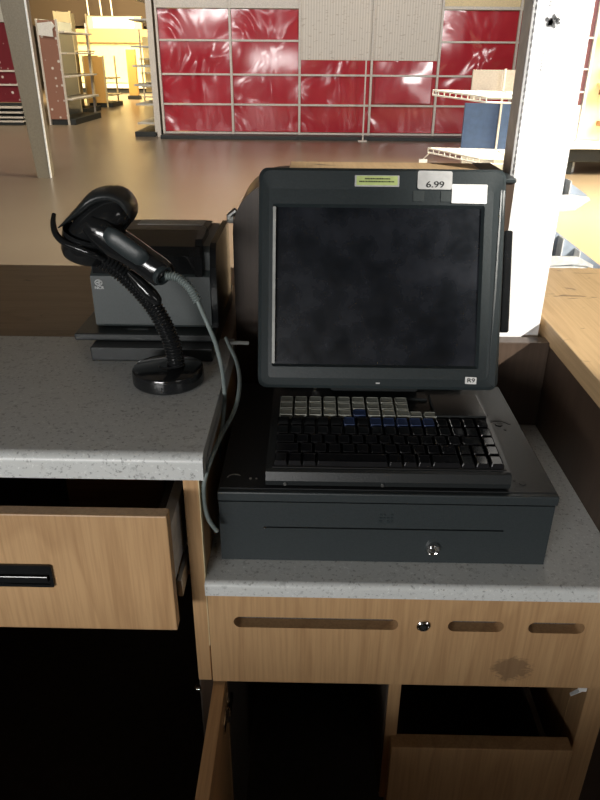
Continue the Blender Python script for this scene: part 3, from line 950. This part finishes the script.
def gondola(x0, x1, y0, y1, h, label, endmat, sidemat, frame, zs, group=None, base=.12):
    t = thing('gondola_shelving', label, 'shelving', ((x0 + x1) / 2, (y0 + y1) / 2, 0), group=group)
    obj('end_panel', bx(x0 + .04, x1 - .04, y0, y0 + .03, base, h - .02), endmat, t)
    xm = x0 + .06
    obj('back_panel', bx(xm, xm + .03, y0 + .04, y1, base, h), sidemat, t)
    for x in (x0, x1 - .04): obj('upright', bx(x, x + .04, y0 - .01, y0 + .04, 0, h, bev=.003), frame, t)
    obj('upright', bx(x1 - .04, x1, y1 - .04, y1, 0, h, bev=.003), frame, t)
    for z in zs: obj('shelf', bx(x0 + .045, x1 + .12, y0 + .045, y1 - .05, z, z + .03, bev=.003), frame, t)
    obj('kick_plate', bx(x0 + .045, x1 + .12, y0 + .041, y1 - .045, 0, base, bev=.004), 'kick_black', t)
    return t
gondola(-5.78, -5.33, 16.2, 18.3, 2.05, 'clear-sided grey gondola with a pink perforated end, right of the pillar', 'peg_pink', 'clear_acrylic', 'shelf_frame', (.5, .95, 1.4, 1.8))
gondola(-6.45, -6.02, 19.4, 20.8, 2.35, 'cream gondola with open shelves behind the clear-sided one', 'cream', 'cream', 'cream', (.35, .9, 1.45))
gondola(-6.62, -6.0, 21.9, 23.2, 1.36, 'yellow orange gondola at the end of the bright aisle', 'orange_board', 'orange_board', 'cream', (.3, .75))
t = thing('sign_board', 'torn white sign hanging above the clear-sided gondola', 'sign', (-5.5, 16.1, 1.75))
obj('board', prism(NB(), [(-5.72, 1.75), (-5.42, 1.72), (-5.42, 1.86), (-5.36, 1.92), (-5.42, 2.0), (-5.72, 1.97)], 16.12, 16.14), 'white_metal', t)
# far bright unit
t = thing('back_wall_unit', 'brightly lit cream wall unit at the end of the aisle', 'wall unit', (-7, 31, 0))
obj('panel', bx(-10.5, -5.05, 31, 31.1, .35, 1.80), 'yellow_wall', t)
obj('kick_plate', bx(-10.5, -5.05, 30.4, 31.1, .0, .16), 'kick_black', t)
obj('base_shelf', bx(-10.5, -5.05, 30.3, 31.1, .17, .32, bev=.01), 'white_metal', t)
setp(obj('header', bx(-10.5, -5.05, 30.8, 31.1, 1.81, 2.28), 'tan_board', t), 'tan header band')
t = thing('light_box', 'glowing white light box above the bright aisle wall unit', 'light', (-7.9, 30.9, 2.285))
obj('case', bx(-9.0, -6.8, 30.86, 31.1, 2.285, 2.73), 'cream', t)
obj('diffuser', bx(-8.7, -7.1, 30.83, 30.855, 2.32, 2.68), 'light_diffuser', t)
t = thing('storage_partition', 'dark brown partition above the bright aisle', 'partition', (-7, 31.3, 0))
obj('panel', bx(-12, -4.4, 31.3, 31.4, 2.4, 5.1), 'dark_brown', t)
obj('support', bx(-12, -11.9, 31.3, 31.4, 0, 2.39), 'dark_brown', t); obj('support', bx(-4.5, -4.4, 31.3, 31.4, 0, 2.39), 'dark_brown', t)
for i, x in enumerate((-8.80, -8.30, -7.88)):
    tp = obj('hanging_rod', tube(NB(), [(x, 30.7, 2.74), (x - .1, 30.7, 5.19)], .028, 8), 'white_metal')
    setp(tp, ['leftmost', 'middle', 'rightmost'][i] + ' of three pale rods hanging above the light box', 'rod', 'rods above the light box')
t = thing('orange_display', 'narrow orange display stand in front of the bright wall unit', 'display', (-5.85, 26, 0))
obj('board', bx(-6.35, -6.05, 26, 26.2, .12, 1.55, bev=.01), 'orange_board', t)
obj('foot', bx(-6.4, -6.0, 25.9, 26.3, 0, .115, bev=.01), 'kick_black', t)
t = thing('wire_display', 'small wire shelf stand beside the orange display', 'display', (-5.2, 24.4, 0))
for x in (-5.5, -4.95): obj('upright', bx(x, x + .04, 24.4, 24.44, 0, 2.1), 'shelf_frame', t)
for z in (.15, .45, .85, 1.25): obj('shelf', bx(-5.5, -4.9, 24.2, 24.6, z, z + .04), 'shelf_frame', t)
obj('back_panel', bx(-5.45, -4.96, 24.62, 24.64, .3, 1.9), 'yellow_wall', t)

# ================================================================= BLUE WIRE DISPLAY (right)
t = thing('wire_shelf_display', 'blue display stand with white wire shelves, left of the white post', 'display', (1.75, 7, 0))
obj('back_panel', bx(1.42, 2.30, 7.0, 7.03, .58, 1.03), 'blue_board', t)
setp(obj('upper_panel', bx(1.47, 2.30, 7.05, 7.08, 1.06, 1.31), 'grey_board', t), 'grey upper panel')
for x in (1.74, 2.28): obj('upright', bx(x, x + .018, 6.975, 6.995, 0, 1.32, bev=.002), 'shelf_frame', t)
obj('lower_panel', bx(1.44, 2.30, 7.0, 7.03, .02, .57), 'shelf_grey', t)
def wire_shelf(z, dz, n=9):
    sh = NB()
    A = Vector((1.08, 6.95, z + dz)); 
    for k in range(n):
        f_ = k / (n - 1)
        a = Vector((1.10 + .38 * f_, 6.94 - .50 * f_, z + dz - .030 * f_)); b_ = Vector((2.26, 6.94 - .50 * f_, z + dz - .030 * f_ - .02))
        tube(sh, [a, b_], .0055, 6)
    tube(sh, [(1.10, 6.94, z + dz), (1.48, 6.44, z + dz - .030)], .008, 6)
    tube(sh, [(1.10, 6.94, z + dz - .04), (1.48, 6.44, z + dz - .07)], .008, 6)
    tube(sh, [(1.48, 6.44, z + dz - .07), (2.26, 6.44, z + dz - .09)], .008, 6)
    for k in range(10):
        f_ = k / 9
        p = Vector((1.10 + .38 * f_, 6.94 - .50 * f_, z + dz - .030 * f_))
        tube(sh, [p, p - Vector((0, 0, .04))], .005, 6)
    for k in range(4):
        x = 1.5 + .24 * k
        tube(sh, [(x, 6.44, z + dz - .032), (x, 6.96, z + dz - .004)], .005, 6)
    return obj('wire_shelf', sh, 'white_metal', t)
wire_shelf(1.10, .04); wire_shelf(.60, .04)
obj('paper_tag', bx(1.02, 1.10, 6.93, 6.935, .48, .54), 'paper', obj('tag_arm', tube(NB(), [(1.06, 6.94, .54), (1.12, 6.94, .60)], .005, 6), 'shelf_frame', t))

# ================================================================= RIGHT GONDOLA (yellow lit)
t = thing('cream_shelving', 'pale yellow shelving unit right of the white post with small goods marks', 'shelving', (4.6, 10, 0))
obj('back_panel', bx(3.60, 5.2, 10.0, 10.03, .42, 2.6), 'yellow_wall', t)
setp(obj('end_panel', bx(3.44, 3.56, 10.0, 10.03, .86, 2.6), 'maroon', t), 'dull red end panel')
for z in (1.0, 1.27, 1.63): obj('rail', bx(3.42, 3.57, 9.97, 9.999, z, z + .02), 'white_metal', t)
obj('upright', bx(3.565, 3.598, 9.96, 10.03, 0, 2.6, bev=.003), 'white_metal', t)
obj('lower_panel', bx(3.35, 3.56, 9.98, 10.02, .42, .85), 'white_metal', t)
obj('base_shelf', bx(3.35, 5.2, 9.6, 10.03, .34, .41, bev=.01), 'white_metal', t)
obj('kick_plate', bx(3.38, 4.15, 9.75, 10.02, .16, .335, bev=.02), 'kick_black', t)
for x in (3.45, 4.05): obj('foot', bx(x, x + .06, 9.8, 9.9, 0, .16), 'kick_black', t)
for z, a, b_ in ((.72, 3.9, 4.2), (1.1, 3.72, 4.2), (1.35, 3.8, 4.3), (1.72, 3.7, 4.1)):
    obj('shelf', bx(a, 5.15, 9.85, 9.999, z, z + .02), 'cream', t)
for x, z, w_ in ((3.80, .60, .30), (3.76, .98, .22), (3.78, 1.68, .14)):
    obj('carton', bx(x, x + w_, 9.90, 9.999, z, z + .06, bev=.005), 'label_brown', t)

# ================================================================= LIGHTS
def area(name, loc, target, sx, sy, power, color, spread=180):
    l = bpy.data.lights.new(name, 'AREA'); l.shape = 'RECTANGLE'; l.size = sx; l.size_y = sy; l.energy = power; l.color = color; l.spread = R(spread)
    o = bpy.data.objects.new(name, l); COL.objects.link(o); o.location = loc
    o.rotation_euler = (Vector(target) - Vector(loc)).to_track_quat('-Z', 'Y').to_euler()
    return o
area('window_light_behind', (-6, -6.5, 2.4), (-3, 10, 1.0), 3, 1.4, 50, (1, .97, .93))
area('window_light_behind', (6.5, -6.5, 2.4), (3, 10, 1.0), 3, 1.4, 50, (1, .97, .93))
area('near_window_light', (-1.6, -3.2, 1.25), (0, .8, .8), 2.0, .5, 105, (1, .985, .96))
area('glare_light', (-3.2, 3, 3.0), (-2.2, 14, 1.0), 1.4, 1.0, 150, (1, .98, .95))  # this pair is added to put glare on the red film
area('glare_light', (3.6, 3, 3.0), (2, 14, 1.0), 1.4, 1.0, 150, (1, .98, .95))
area('aisle_light', (-6.9, 26.5, 5.0), (-7.9, 30.5, 0.5), 5, 5, 3200, (1, .78, .42))
area('gondola_fill', (-4.2, 16.5, 4.8), (-6.2, 21.5, .8), 2, 2, 450, (1, .84, .56))  # added fill, brightens the cream gondola
area('shelving_light', (1.0, 8.5, 5.0), (1, 14, 1.0), 10, 2, 330, (1, .95, .88))
area('left_ceiling_light', (-6, 12, 5.1), (-6, 14, 0), 4, 4, 220, (1, .86, .66), 110)
area('right_window_light', (6.5, 6.5, 4.4), (3.2, 6.8, 0), 4, 4, 1500, (1, .86, .58), 75)
sp = bpy.data.lights.new('sunbeam', 'SPOT'); sp.energy = 1500; sp.color = (1, .95, .86); sp.spot_size = R(16); sp.spot_blend = .5; sp.shadow_soft_size = .04
so = bpy.data.objects.new('sunbeam', sp); COL.objects.link(so); so.location = (2.9, -1.3, 3.1)
so.rotation_euler = (Vector((.56, 1.36, 1.22)) - so.location).to_track_quat('-Z', 'Y').to_euler()
w = bpy.data.worlds.new('world'); SC.world = w; w.use_nodes = True
w.node_tree.nodes['Background'].inputs[0].default_value = (.9, .93, 1, 1)
w.node_tree.nodes['Background'].inputs[1].default_value = .25

for o in bpy.data.objects:
    if 'world0' in o: del o['world0']
vs_ = SC.view_settings
vs_.view_transform = 'Standard'; vs_.look = 'None'; vs_.exposure = 0; vs_.gamma = 1
vs_.use_curve_mapping = False
